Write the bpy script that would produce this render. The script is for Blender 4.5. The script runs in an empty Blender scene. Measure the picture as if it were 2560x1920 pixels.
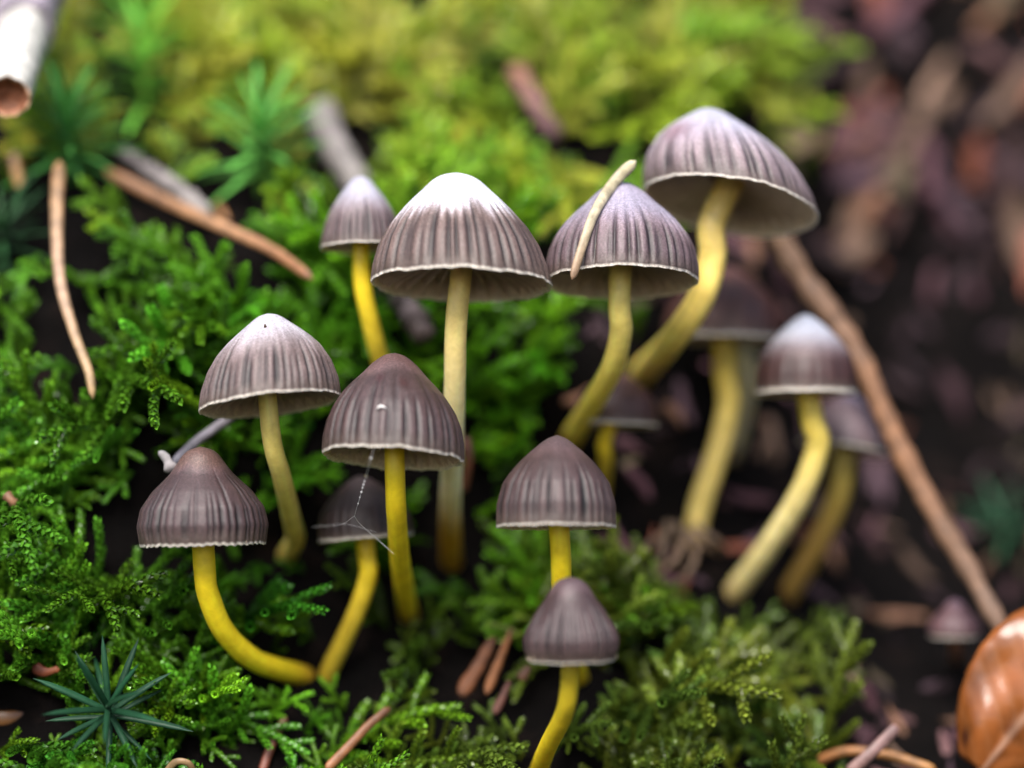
import bpy, math, random
import numpy as np
from mathutils import Vector, Matrix, Euler, noise as mnoise

R_ = math.radians
MM = 0.001                       # everything below is laid out in millimetres
rng = random.Random(7)
nrng = np.random.RandomState(11)

# ------------------------------------------------------------------ camera, sky, sun, exposure
scene = bpy.context.scene
COL = scene.collection
D = 230.0                        # lens to focus plane, mm
PXMM = 32.0                      # photo pixels per mm on the focus plane (2560 px = 80 mm)
cam_d = bpy.data.cameras.new('camera')
cam = bpy.data.objects.new('camera', cam_d); COL.objects.link(cam)
cam.location = (0, -D * MM, 0)
cam.rotation_euler = (R_(90), 0, 0)
cam_d.sensor_width = 17.3
cam_d.lens = 17.3 * D / 80.0
cam_d.clip_start = 0.005; cam_d.clip_end = 30.0
cam_d.dof.use_dof = True
cam_d.dof.focus_distance = (D - 1.5) * MM
cam_d.dof.aperture_fstop = cam_d.lens / 13.5       # entrance pupil 13.5 mm
cam_d.dof.aperture_blades = 0
scene.camera = cam

SUN_EL, SUN_AZ = 47.0, 194.0     # soft light from high up, a little behind the camera
world = bpy.data.worlds.new('World'); scene.world = world; world.use_nodes = True
wn = world.node_tree.nodes; wl = world.node_tree.links
bgn = wn.get('Background') or wn.new('ShaderNodeBackground')
sky = wn.new('ShaderNodeTexSky'); sky.sky_type = 'NISHITA'; sky.sun_disc = False
sky.sun_elevation = R_(SUN_EL); sky.sun_rotation = R_(SUN_AZ)
sky.air_density = 1.0; sky.dust_density = 3.0; sky.ozone_density = 1.0
wl.new(sky.outputs[0], bgn.inputs[0]); bgn.inputs[1].default_value = 0.05
sun_d = bpy.data.lights.new('sun', 'SUN'); sun_d.energy = 1.5; sun_d.angle = R_(40)
sun_d.color = (1.0, 0.97, 0.93)
sun = bpy.data.objects.new('sun', sun_d); COL.objects.link(sun)
az = R_(SUN_AZ)
sdir = Vector((math.sin(az) * math.cos(R_(SUN_EL)), math.cos(az) * math.cos(R_(SUN_EL)), math.sin(R_(SUN_EL))))
sun.rotation_euler = (-sdir).to_track_quat('-Z', 'Y').to_euler()
sun.location = (0, 0, 1)
vs = scene.view_settings
vs.view_transform = 'Standard'; vs.look = 'None'; vs.gamma = 1.0; vs.use_curve_mapping = False
vs.exposure = 2.2
scene.render.engine = 'CYCLES'
scene.cycles.use_denoising = True
scene.cycles.max_bounces = 8; scene.cycles.transparent_max_bounces = 8

# ------------------------------------------------------------------ helpers
def P(u, v, dy=0.0):             # photo pixel + depth behind the focus plane (mm) -> point (mm)
    k = (D + dy) / D / PXMM
    return np.array([(u - 1280) * k, dy, (960 - v) * k])
def proj(p):                     # arrays of points (mm) -> photo pixels
    k = D / (D + p[..., 1]) * PXMM
    return 1280 + p[..., 0] * k, 960 - p[..., 2] * k

def tag(o, label=None, cat=None, group=None, kind=None):
    if label: o['label'] = label
    if cat: o['category'] = cat
    if group: o['group'] = group
    if kind: o['kind'] = kind
    return o
def make_mesh(name, verts, faces, mat, cols=None, smooth=True):
    me = bpy.data.meshes.new(name)
    v = np.asarray(verts, dtype=np.float64) * MM
    me.from_pydata(v.tolist(), [], faces if isinstance(faces, list) else faces.tolist())
    if smooth: me.polygons.foreach_set('use_smooth', np.ones(len(me.polygons), dtype=bool))
    if cols is not None:
        a = me.color_attributes.new('Col', 'FLOAT_COLOR', 'POINT')
        c = np.ones((len(v), 4), dtype=np.float32); c[:, :3] = cols
        a.data.foreach_set('color', c.ravel())
    me.materials.append(mat); me.update()
    return me
def link(name, me, parent=None, loc=(0, 0, 0)):
    o = bpy.data.objects.new(name, me); COL.objects.link(o)
    o.location = Vector([float(c) for c in loc]) * MM
    if parent: o.parent = parent
    return o
def empty(name, loc):
    o = bpy.data.objects.new(name, None); COL.objects.link(o)
    o.empty_display_size = 0.002
    o.location = Vector([float(c) for c in loc]) * MM
    return o

def smooth(a, b, x):
    t = np.clip((np.asarray(x, dtype=float) - a) / (b - a), 0, 1); return t * t * (3 - 2 * t)
def nz(p, s, off=0.0):           # perlin noise on an array of points
    return np.array([mnoise.noise((float(q[0]) * s + off, float(q[1]) * s - off, float(q[2]) * s + 2 * off)) for q in p])
def spline(pts, n):              # centripetal-ish catmull-rom, resampled by length
    pts = [np.asarray(p, float) for p in pts]
    e = [2 * pts[0] - pts[1]] + pts + [2 * pts[-1] - pts[-2]]
    out = []
    for i in range(1, len(e) - 2):
        p0, p1, p2, p3 = e[i - 1], e[i], e[i + 1], e[i + 2]
        for t in np.linspace(0, 1, 24, endpoint=False):
            out.append(.5 * ((2 * p1) + (-p0 + p2) * t + (2 * p0 - 5 * p1 + 4 * p2 - p3) * t * t + (-p0 + 3 * p1 - 3 * p2 + p3) * t ** 3))
    out.append(pts[-1]); out = np.array(out)
    s = np.concatenate([[0], np.cumsum(np.linalg.norm(np.diff(out, axis=0), axis=1))])
    q = np.linspace(0, s[-1], n)
    return np.stack([np.interp(q, s, out[:, k]) for k in range(3)], axis=1)
def tube(path, rad, seg=12, ecc=None, caps=True):
    n = len(path); rad = np.broadcast_to(rad, (n,))
    T = np.gradient(path, axis=0); T /= np.linalg.norm(T, axis=1)[:, None] + 1e-12
    up = np.array([0., 1., 0.]) if abs(T[0][1]) < .9 else np.array([1., 0, 0])
    verts = []
    U = np.cross(T[0], up); U /= np.linalg.norm(U)
    for i in range(n):
        U = U - T[i] * U.dot(T[i]); U /= np.linalg.norm(U); V = np.cross(T[i], U)
        a = np.arange(seg) * 2 * math.pi / seg
        r2 = 1.0 if ecc is None else ecc
        verts.append(path[i] + rad[i] * (np.cos(a)[:, None] * U + r2 * np.sin(a)[:, None] * V))
    verts = np.concatenate(verts)
    f = []
    for i in range(n - 1):
        for k in range(seg):
            k2 = (k + 1) % seg
            f.append((i * seg + k, i * seg + k2, (i + 1) * seg + k2, (i + 1) * seg + k))
    if caps:
        f.append(tuple(range(seg - 1, -1, -1))); f.append(tuple((n - 1) * seg + k for k in range(seg)))
    return verts, f

# ------------------------------------------------------------------ materials
def mat_new(name):
    m = bpy.data.materials.new(name); m.use_nodes = True
    nt = m.node_tree; b = nt.nodes['Principled BSDF']
    return m, nt, b, nt.nodes['Material Output']
def n_noise(nt, scale, detail=4, rough=.6):
    tc = nt.nodes.new('ShaderNodeTexCoord'); t = nt.nodes.new('ShaderNodeTexNoise')
    t.inputs['Scale'].default_value = scale; t.inputs['Detail'].default_value = detail; t.inputs['Roughness'].default_value = rough
    nt.links.new(tc.outputs['Object'], t.inputs['Vector']); return t
def n_ramp(nt, src, stops):
    r = nt.nodes.new('ShaderNodeValToRGB'); e = r.color_ramp.elements
    while len(e) < len(stops): e.new(.5)
    for i, (p, c) in enumerate(stops): e[i].position = p; e[i].color = (*c, 1)
    nt.links.new(src, r.inputs[0]); return r
def n_mul(nt, a, b, fac=1.0, mode='MULTIPLY'):
    m = nt.nodes.new('ShaderNodeMix'); m.data_type = 'RGBA'; m.blend_type = mode
    m.inputs[0].default_value = fac
    nt.links.new(a, m.inputs[6]); nt.links.new(b, m.inputs[7]); return m.outputs[2]
def n_bump(nt, b, src, strength, dist):
    n = nt.nodes.new('ShaderNodeBump'); n.inputs['Strength'].default_value = strength; n.inputs['Distance'].default_value = dist
    nt.links.new(src, n.inputs['Height']); nt.links.new(n.outputs[0], b.inputs['Normal'])
def n_attr(nt, name='Col'):
    a = nt.nodes.new('ShaderNodeAttribute'); a.attribute_name = name; return a.outputs['Color']
def n_objcol(nt):
    return nt.nodes.new('ShaderNodeObjectInfo').outputs['Color']

def mat_cap():
    m, nt, b, o = mat_new('mushroom_cap_skin')
    g = n_noise(nt, 6000, 2, .7)
    r = n_ramp(nt, g.outputs[0], [(.28, (.60, .57, .58)), (.5, (1, 1, 1)), (.72, (1.5, 1.5, 1.58))])
    g2 = n_noise(nt, 420, 4, .6)
    r2 = n_ramp(nt, g2.outputs[0], [(.3, (.82, .80, .82)), (.7, (1.12, 1.1, 1.1))])
    c = n_mul(nt, n_attr(nt), r.outputs[0]); c = n_mul(nt, c, r2.outputs[0])
    nt.links.new(c, b.inputs['Base Color'])
    b.inputs['Roughness'].default_value = .52
    b.inputs['Specular IOR Level'].default_value = .45
    b.inputs['Sheen Weight'].default_value = 0; b.inputs['Sheen Roughness'].default_value = .4
    b.inputs['Subsurface Weight'].default_value = .12; b.inputs['Subsurface Radius'].default_value = (1, .6, .5); b.inputs['Subsurface Scale'].default_value = .0006
    n_bump(nt, b, g.outputs[0], .45, .00006)
    return m
def mat_stem():
    m, nt, b, o = mat_new('mushroom_stem_flesh')
    g = n_noise(nt, 900, 4, .6); g.inputs['Distortion'].default_value = .3
    r = n_ramp(nt, g.outputs[0], [(.3, (.84, .82, .74)), (.7, (1.1, 1.1, 1.12))])
    nt.links.new(n_mul(nt, n_attr(nt), r.outputs[0]), b.inputs['Base Color'])
    b.inputs['Roughness'].default_value = .38
    b.inputs['Subsurface Weight'].default_value = .35; b.inputs['Subsurface Radius'].default_value = (1, .75, .2); b.inputs['Subsurface Scale'].default_value = .0008
    n_bump(nt, b, g.outputs[0], .25, .00012)
    return m
def mat_gill():
    m, nt, b, o = mat_new('mushroom_gill')
    g = n_noise(nt, 700, 3)
    r = n_ramp(nt, g.outputs[0], [(.3, (.55, .44, .32)), (.7, (.72, .60, .47))])
    nt.links.new(r.outputs[0], b.inputs['Base Color']); b.inputs['Roughness'].default_value = .7
    return m
def mat_moss():
    m, nt, b, o = mat_new('moss_leaf')
    c = n_mul(nt, n_attr(nt), n_objcol(nt))
    g = n_noise(nt, 700, 3)
    r = n_ramp(nt, g.outputs[0], [(.3, (.7, .75, .6)), (.7, (1.25, 1.2, 1.2))])
    c = n_mul(nt, c, r.outputs[0])
    nt.links.new(c, b.inputs['Base Color']); b.inputs['Roughness'].default_value = .22
    b.inputs['Specular IOR Level'].default_value = .8
    tr = nt.nodes.new('ShaderNodeBsdfTranslucent'); nt.links.new(c, tr.inputs[0])
    mx = nt.nodes.new('ShaderNodeMixShader'); mx.inputs[0].default_value = .35
    nt.links.new(b.outputs[0], mx.inputs[1]); nt.links.new(tr.outputs[0], mx.inputs[2]); nt.links.new(mx.outputs[0], o.inputs[0])
    return m
def mat_soil():
    m, nt, b, o = mat_new('dark_humus')
    g = n_noise(nt, 260, 8, .65)
    r = n_ramp(nt, g.outputs[0], [(.3, (.0008, .0006, .0006)), (.55, (.0024, .0016, .0015)), (.75, (.012, .007, .0055))])
    nt.links.new(r.outputs[0], b.inputs['Base Color']); b.inputs['Roughness'].default_value = .85; b.inputs['Specular IOR Level'].default_value = .08
    n_bump(nt, b, g.outputs[0], .8, .0012)
    return m
def mat_litter(name, scale=500, rough=.55, contrast=.5, spec=.4):
    m, nt, b, o = mat_new(name)
    g = n_noise(nt, scale, 6, .65)
    lo = 1 - contrast; hi = 1 + contrast * .7
    r = n_ramp(nt, g.outputs[0], [(.28, (lo, lo * .95, lo * .95)), (.72, (hi, hi, hi))])
    nt.links.new(n_mul(nt, n_objcol(nt), r.outputs[0]), b.inputs['Base Color'])
    b.inputs['Roughness'].default_value = rough; b.inputs['Specular IOR Level'].default_value = spec
    n_bump(nt, b, g.outputs[0], .5, .0003)
    return m
def mat_vcol(name, rough=.45, scale=600, contrast=.3):
    m, nt, b, o = mat_new(name)
    g = n_noise(nt, scale, 5, .6)
    lo = 1 - contrast; hi = 1 + contrast * .7
    r = n_ramp(nt, g.outputs[0], [(.28, (lo, lo, lo)), (.72, (hi, hi, hi))])
    nt.links.new(n_mul(nt, n_attr(nt), r.outputs[0]), b.inputs['Base Color'])
    b.inputs['Roughness'].default_value = rough
    n_bump(nt, b, g.outputs[0], .4, .0002)
    return m
M_CAP, M_STEM, M_GILL, M_MOSS, M_SOIL = mat_cap(), mat_stem(), mat_gill(), mat_moss(), mat_soil()
M_CHIP = mat_litter('rotten_wood', 500, .7, .5, .15); M_NEEDLE = mat_vcol('dry_needle', .5, 1100, .5)
M_LEAF = mat_vcol('dead_leaf', .22, 350, .35); M_HAIR = mat_litter('haircap_leaf', 300, .5, .35, .25)
M_STICK = mat_vcol('stick_bark', .65, 800, .5)
M_WEB, _nt, _b, _o = mat_new('spider_silk')
_b.inputs['Base Color'].default_value = (.75, .75, .78, 1); _b.inputs['Roughness'].default_value = .3
M_DROP, _nt, _b, _o = mat_new('water_drop')
_b.inputs['Base Color'].default_value = (1, 1, 1, 1); _b.inputs['Roughness'].default_value = .03
_b.inputs['Transmission Weight'].default_value = 1.0; _b.inputs['IOR'].default_value = 1.33

# ------------------------------------------------------------------ the bank
CP = []
for u, row in {
    -250: (46, 32, 20, 13, 7, 5, 4, 2), 0: (45, 30, 18, 12, 7, 5, 4, 2), 300: (50, 28, 16, 12, 9, 7, 6, 3), 600: (50, 30, 20, 16, 15, 13, 9, 5),
    900: (47, 34, 23, 19, 19, 18, 13, 8), 1200: (44, 34, 25, 21, 21, 19, 14, 9), 1500: (42, 33, 28, 24, 22, 18, 13, 9),
    1800: (48, 40, 37, 33, 28, 23, 17, 11), 2100: (60, 58, 54, 49, 42, 34, 25, 15), 2500: (66, 64, 60, 55, 48, 38, 25, 14),
    2800: (68, 66, 62, 56, 48, 38, 25, 14)}.items():
    for v, dy in zip((80, 380, 700, 1000, 1300, 1500, 1700, 1900), row):
        CP.append(P(u, v, dy))
CP = np.array(CP)
def plane_y(z): return 16 + 0.75 * z
_dm = np.sqrt(((CP[:, None, [0, 2]] - CP[None, :, [0, 2]]) ** 2).sum(-1) + 9.0)
_res = CP[:, 1] - plane_y(CP[:, 2])
_w = np.linalg.solve(_dm + np.eye(len(CP)) * .3, _res)
def bank_y(x, z):
    x = np.atleast_1d(np.asarray(x, float)); z = np.atleast_1d(np.asarray(z, float))
    d = np.sqrt((x[:, None] - CP[None, :, 0]) ** 2 + (z[:, None] - CP[None, :, 2]) ** 2 + 9.0)
    r = d @ _w
    rr = np.sqrt((x / 62.) ** 2 + (z / 52.) ** 2)
    fade = 1 - smooth(.95, 1.7, rr)
    return plane_y(z) + np.clip(r, -30, 45) * fade
def bank_bump(x, y, z):
    p = np.stack([x, y * .3, z], 1)
    return 2.2 * nz(p, .11) + 1.1 * nz(p, .33, 5.) + .5 * nz(p, .9, 9.)
def bank_full(x, z):
    y = bank_y(x, z); return y - bank_bump(np.atleast_1d(x), y, np.atleast_1d(z))
def hit(u, v, lift=0.0):         # where the line of sight through a photo pixel meets the bank
    for dy in np.arange(-14, 120, .4):
        p = P(u, v, dy)
        if p[1] > bank_full(p[0], p[2])[0]: return P(u, v, dy - lift)
    return P(u, v, 60)

xs = np.concatenate([[-3000, -1200, -500, -260, -160], np.arange(-110, 110.1, 1.25), [160, 260, 500, 1200, 3000]])
zs = np.concatenate([np.arange(-70, 84.1, 1.25)])
rows = []
for yy in (-6000, -2500, -1000, -500, -300, -180, -110, -70): rows.append(('f', yy))
for z in zs: rows.append(('b', z))
for k in (1, 2, 4, 8, 20, 60, 200): rows.append(('t', k))
V = []
for kind, a in rows:
    if kind == 'b':
        zz = np.full_like(xs, a); yb = bank_full(xs, zz); V.append(np.stack([xs, yb, zz], 1))
        if a == zs[-1]: ytop = yb
    elif kind == 'f':
        zz = np.full_like(xs, -70.) + 3 * np.array([mnoise.noise((x * .03, a * .03, 3.)) for x in xs]) - (0 if a > -400 else 4)
        V.append(np.stack([xs, np.full_like(xs, float(a)), zz], 1))
    else:
        V.append(np.stack([xs, ytop + 14 * a, np.full_like(xs, zs[-1]) + 9 * a ** .55 + 2 * np.array([mnoise.noise((x * .05, a, 7.)) for x in xs])], 1))
nr, nc = len(rows), len(xs)
V = np.concatenate(V)
F = [(i * nc + j, i * nc + j + 1, (i + 1) * nc + j + 1, (i + 1) * nc + j) for i in range(nr - 1) for j in range(nc - 1)]
ground = link('ground', make_mesh('ground', V, F, M_SOIL))
tag(ground, kind='structure', label='dark humus bank of the rotting stump')

# ------------------------------------------------------------------ mushrooms
PR = {  # silhouettes: height fraction -> radius fraction
 'bell': ([0, .03, .16, .33, .5, .66, .75, .83, .92, .97, 1], [1, 1, .968, .895, .77, .60, .49, .385, .27, .165, 0]),
 'round': ([0, .02, .16, .31, .45, .59, .685, .785, .88, .94, .98, 1], [.985, 1, .993, .95, .865, .725, .60, .45, .325, .22, .125, 0]),
 'cone': ([0, .05, .21, .4, .58, .69, .79, .89, .95, .985, 1], [1, 1, .968, .88, .735, .60, .45, .285, .185, .10, 0]),
 'acorn': ([0, .03, .2, .375, .55, .72, .82, .91, .965, 1], [.95, .965, 1, .94, .75, .48, .37, .28, .185, 0]),
 'dome': ([0, .02, .25, .47, .58, .7, .81, .92, .97, 1], [.99, 1, .99, .895, .78, .626, .45, .25, .14, 0]),
 'bud': ([0, .02, .13, .25, .37, .49, .61, .73, .86, .93, .975, 1], [.89, .91, .98, 1, .946, .82, .69, .53, .40, .30, .19, 0]),
}
BODY = (.150, .100, .102); GROOVE = (.020, .012, .020); TAN = (.30, .24, .19); LIP = (.88, .83, .72)
YEL = (.95, .71, .025); PALE = (.96, .78, .24); OCH = (.50, .25, .03); BRN = (.16, .065, .018)
cap_spheres, stem_paths, OCC = [], [], []

def build_cap(prm):
    Rr, H = prm['R'], prm['H']; hi = prm.get('hi', True)
    NT = 336 if hi else 96; NR = 44 if hi else 20
    pt, pr = PR[prm['prof']]
    # smooth the measured silhouette
    tt = np.linspace(0, 1, 400); ss = np.interp(tt, pt, pr)
    ker = np.hanning(25); ker /= ker.sum(); pad = np.concatenate([ss[0] * np.ones(12), ss, -ss[-2:-14:-1] + 2 * ss[-1]])
    ss2 = np.convolve(pad, ker, 'valid'); ss2[-1] = 0
    rd = random.Random(prm['seed']); K = int(prm.get('K', 46) * 1.0)
    th = np.arange(NT) * 2 * math.pi / NT
    gc = np.array([(k + rd.uniform(-.3, .3)) * 2 * math.pi / K for k in range(K)])
    gw = np.array([rd.uniform(.13, .30) for _ in range(K)]) * 2 * math.pi / K * prm.get('gwk', 1.1)
    gs = np.array([rd.choice((.45, .7, .9, 1)) for _ in range(K)]); gt = np.array([rd.uniform(.45, .80) for _ in range(K)])
    dth = np.abs((th[:, None] - gc[None] + math.pi) % (2 * math.pi) - math.pi)
    G = np.exp(-(dth / gw) ** 2) * gs                        # NT x K
    s1, s2, s3 = [rd.uniform(0, 6.28) for _ in range(3)]
    trow = 1 - (1 - np.linspace(0, 1, NR)) ** 1.15
    verts, cols = [], []
    body = np.array(prm.get('body', BODY)); apex = np.array(prm.get('apex', tuple(.5 * k for k in prm.get('body', BODY)))); at = prm.get('apex_t', .85); aw = prm.get('apex_w', .12); jag = prm.get('jag', .0)
    gd = prm.get('gd', .042); gcol = prm.get('gcol', .95)
    lip = prm.get('lip', 1.0)
    sk = prm.get('skew', 0.); shx = sk * math.cos(prm['seed'] * 1.7); shy = -sk * math.sin(prm['seed'] * 1.7)
    for i, t in enumerate(trow[:-1]):
        win = np.clip((gt - t) / .22, 0, 1) * (.35 + .65 * smooth(0, .14, t))
        g = np.clip((G * win[None]).sum(1), 0, 1.1)
        r = np.interp(t, tt, ss2) * Rr
        r = r * (1 + .018 * np.cos(th + s1) + .014 * np.cos(2 * th + s2) + .008 * np.cos(5 * th + s3)) - gd * Rr * g
        z = t * H + (1 - t) ** 3 * (prm.get('wave', .005) * Rr * (np.cos(7 * th + s1) + .7 * np.cos(13 * th + s2) + .6 * np.cos(23 * th + s3)) + prm.get('scal', .003) * Rr * np.cos(K * th))
        x = r * np.cos(th) + shx * t * H; y = r * np.sin(th) + shy * t * H
        pts = np.stack([x, y, np.broadcast_to(z, (NT,))], 1); verts.append(pts)
        q = np.stack([np.cos(th) * 2, np.sin(th) * 2, np.full(NT, t * 1.2 + prm['seed'])], 1)
        n1 = nz(q, 1.3) if hi else 0; n2 = nz(np.stack([np.cos(th) * 16, np.sin(th) * 16, np.full(NT, t * 2.5)], 1), 1., prm['seed']) if hi else 0
        am = smooth(at - aw, at + aw, t + (.08 + .9 * jag) * n1 + jag * (1.5 * n2 - .35 * g) )[:, None] if hi else smooth(at - aw, at + aw, np.full(NT, t))[:, None]
        c = body[None] * (1 - am) + apex[None] * am
        dk = (gcol * np.clip(g, 0, 1) * (1 - .75 * am[:, 0]))[:, None]
        c = c * (1 - dk) + np.array(GROOVE)[None] * dk
        rib = np.clip(.55 - g, 0, 1)[:, None] * smooth(.65, .3, t) * prm.get('rib', .35)
        c = c * (1 + 1.3 * rib)
        mg = (smooth(.20, .02, t) * .75); c = c * (1 - mg) + np.array(prm.get('margin', TAN))[None] * mg
        c = c * (1 + .22 * np.reshape(n2, (-1, 1)) + .15 * np.reshape(n1, (-1, 1))) if hi else c
        if 'stain' in prm:
            for (sa, st, sw, sc_) in prm['stain']:
                dd = np.exp(-(((th - sa + math.pi) % (2 * math.pi) - math.pi) / sw) ** 2 - ((t - st) / (sw * .5)) ** 2)[:, None] * .75
                c = c * (1 - dd) + np.array(sc_)[None] * dd
        cols.append(np.clip(c * (.19 + .50 * am) * (np.array((1.06, .96, .945))[None] * (1 - am) + np.array((.95, .97, 1.04))[None] * am), .008, .92))
    nrow = NR - 1
    verts.append(np.array([[shx * H, shy * H, H]])); cols.append(cols[-1].mean(0, keepdims=True))
    ap = nrow * NT
    f = []
    for i in range(nrow - 1):
        for k in range(NT):
            k2 = (k + 1) % NT
            f.append((i * NT + k, i * NT + k2, (i + 1) * NT + k2, (i + 1) * NT + k))
    for k in range(NT): f.append(((nrow - 1) * NT + k, (nrow - 1) * NT + (k + 1) % NT, ap))
    # the pale lip and the inner surface
    base = ap + 1; rim = verts[0]; rr = np.hypot(rim[:, 0], rim[:, 1])
    rows_in = [(.997, -.005), (.984, -.004), (.945, .03), (.90, .16), (.80, .36), (.62, .58), (.35, .76), (.12, .82)]
    for j, (fr, zt) in enumerate(rows_in):
        if zt > .05:
            rmax = np.interp(zt, tt, ss2) * Rr - .045 * Rr
            r = np.minimum(rr * fr, rmax)
        else: r = rr * fr
        zz = rim[:, 2] * max(0, 1 - zt * 4) + zt * H
        zt_ = max(zt, 0); verts.append(np.stack([r * np.cos(th) + shx * zt_ * H, r * np.sin(th) + shy * zt_ * H, np.broadcast_to(zz, (NT,))], 1))
        cc = np.array(LIP) * lip if j < 2 else np.array((.62, .52, .40)) if j < 4 else np.array((.45, .36, .27))
        cols.append(np.broadcast_to(cc, (NT, 3)).copy())
    for k in range(NT): f.append((k, base + k, base + (k + 1) % NT, (k + 1) % NT))
    for j in range(len(rows_in) - 1):
        for k in range(NT):
            k2 = (k + 1) % NT; a = base + j * NT
            f.append((a + k, a + NT + k, a + NT + k2, a + k2))
    # paint the very edge of the outside with the lip colour
    cols[0] = cols[0] * .25 + np.array(LIP) * lip * .75
    return make_mesh('cap', np.concatenate(verts), f, M_CAP, np.concatenate(cols)), (tt, ss2)

def gill_mesh(Rr, H, prof, sr):
    tt, ss2 = prof; n = 6; v, f = [], []
    rs = np.linspace(sr * 1.1, Rr * .93, n)
    for s in (-1, 1):
        for r in rs:
            q = r / (Rr * .93)
            ztop = H * float(np.interp(-(r + .05 * Rr), -ss2 * Rr, tt)) - .01 * H     # meets the flesh
            zlow = H * (.30 * (1 - q) ** .8 + .015)
            ztop = max(ztop, zlow + .02 * H)
            v += [(r, s * .0045 * Rr, ztop), (r, s * .0035 * Rr, zlow)]
    for s in (0, 1):
        for i in range(n - 1):
            a = s * 2 * n + 2 * i; q = (a, a + 1, a + 3, a + 2)
            f.append(q if s == 0 else q[::-1])
    for i in range(n - 1):
        a, b = 2 * i + 1, 2 * n + 2 * i + 1; f.append((a, b, b + 2, a + 2))
    return make_mesh('gill', v, f, M_GILL, smooth=False)

def mushroom(label, cu, cv, dy, Rpx, Hpx, prof, pitch, roll, stem, w0, w1, seed, gills=30, scols=(YEL, YEL, OCH), spart=None, group='yellow-stemmed mushrooms on the mossy stump', base_dy=None, dpow=2.2, low=(.80, .98), **kw):
    """cu, cv: photo pixel of the centre of the cap's rim; stem: pixels from under the cap to the base"""
    c = P(cu, cv, dy); sc = (D + dy) / D / PXMM
    Rr, H = Rpx * sc, Hpx * sc / math.cos(R_(pitch))
    Mx = Matrix.Rotation(R_(roll), 4, 'Y') @ Matrix.Rotation(R_(-pitch), 4, 'X') @ Matrix.Rotation(seed * 1.7, 4, 'Z')
    axis = np.array(Mx.to_3x3() @ Vector((0, 0, 1)))
    u, v = stem[-1]
    b = P(u, v, base_dy) if base_dy is not None else hit(u, v)
    db = b[1]
    pts = [c + axis * H * .80, c + axis * H * .35]
    n = len(stem)
    seglen = [0.]
    prev = (cu, cv)
    for (su, sv) in stem: seglen.append(seglen[-1] + math.hypot(su - prev[0], sv - prev[1])); prev = (su, sv)
    for i, (su, sv) in enumerate(stem):
        q = seglen[i + 1] / seglen[-1]
        pts.append(P(su, sv, dy + (db - dy) * q ** dpow) if i < n - 1 else b)
    d = pts[-1] - pts[-2]; d = d / np.linalg.norm(d)
    pts.append(pts[-1] + (d * .5 + np.array([0, .8, -.2])) * 2.0)
    path = spline(pts, 60)
    root = empty('mushroom', b)
    tag(root, label, 'mushroom', group)
    prm = dict(kw); prm.update(R=Rr, H=H, prof=prof, seed=seed)
    me, pf = build_cap(prm)
    cap = link('cap', me, root); cap.matrix_local = Matrix.Translation(Vector((c - b) * MM)) @ Mx
    if gills:
        sk = kw.get('skew', 0.); SH = Matrix.Identity(4); SH[0][2] = sk * math.cos(seed * 1.7); SH[1][2] = -sk * math.sin(seed * 1.7)
        gm = gill_mesh(Rr, H, pf, w0 * .5 * sc)
        for k in range(gills):
            g = link('gill', gm, cap); g.matrix_parent_inverse = SH; g.rotation_euler = (0, 0, (k + .25 * math.sin(k * 7.3)) * 2 * math.pi / gills)
    q = np.linspace(0, 1, 60)
    rad = (w0 + (w1 - w0) * q) * .5 * sc * (1 + .03 * np.array([mnoise.noise((k * .25, seed, 0)) for k in range(60)]))
    rad = rad * (1 + .12 * smooth(.9, 1, q))
    vv, ff = tube(path - b, rad, 20)
    cs = np.array([np.array(scols[0]) * (1 - smooth(0.15, .6, t)) + np.array(scols[1]) * smooth(0.15, .6, t) for t in q])
    e = smooth(low[0], low[1], q)[:, None]; cs = cs * (1 - e) + np.array(scols[2]) * e
    cs = np.repeat(cs, 20, 0)
    fib = np.array([mnoise.noise((3 * math.cos(k * .314), 3 * math.sin(k * .314), i * .05 + seed)) + .6 * mnoise.noise((7 * math.cos(k * .314), 7 * math.sin(k * .314), i * .09)) + .5 * mnoise.noise((seed, i * .3, 1)) for i in range(60) for k in range(20)])
    cs = np.clip(cs * (1 + .16 * fib)[:, None], .005, .97)
    if spart: cs = spart(cs, np.repeat(q, 20))
    link('stem', make_mesh('stem', vv, ff, M_STEM, cs), root)
    cap_spheres.append((c + axis * H * .42, max(Rr, H * .55) * 1.02))
    stem_paths.append((path[::3], float(rad.max())))
    return root, c, axis, Rr, H, path

WHITE = (.80, .80, .83)
A = {}
A['m1'] = mushroom('tallest upright mushroom, its grey striped cap covered with a white frosty top', 1157, 712, 0, 225, 283, 'bell', 9.5, 1.5,
    [(1141, 800), (1137, 950), (1132, 1110), (1126, 1270), (1128, 1400)], 54, 58, 3, 34, ((.94, .72, .24), (.96, .89, .56), (.55, .30, .025)), apex=WHITE, apex_t=.58, apex_w=.13, jag=.05, body=(.44, .33, .295), rib=.45, K=44, wave=.007, skew=-.085,
    low=(.60, .82))
A['m2'] = mushroom('small mushroom with plain yellow stem behind the white-topped one', 903, 620, 8, 104, 182, 'bell', 6, -1,
    [(905, 700), (925, 800), (948, 890), (985, 1000), (1010, 1090)], 42, 50, 5, 24, (YEL, (.66, .50, .05), OCH), apex=(.46, .45, .49), apex_t=.55, apex_w=.26, K=36, body=(.34, .25, .255))
A['m3'] = mushroom('mushroom with a pale needle lying across its deeply striped cap', 1553, 706, 2.5, 191, 254, 'round', 11.5, 0,
    [(1548, 760), (1552, 830), (1530, 920), (1480, 1010), (1425, 1100)], 56, 60, 8, 32, (PALE, (.95, .75, .12), OCH), apex=(.40, .36, .42), apex_t=.50, apex_w=.2, rib=.6, gcol=1., K=42, body=(.37, .28, .31), gd=.05)  # pale bluish apex colour paints in the sheen on the upper cap
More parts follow.
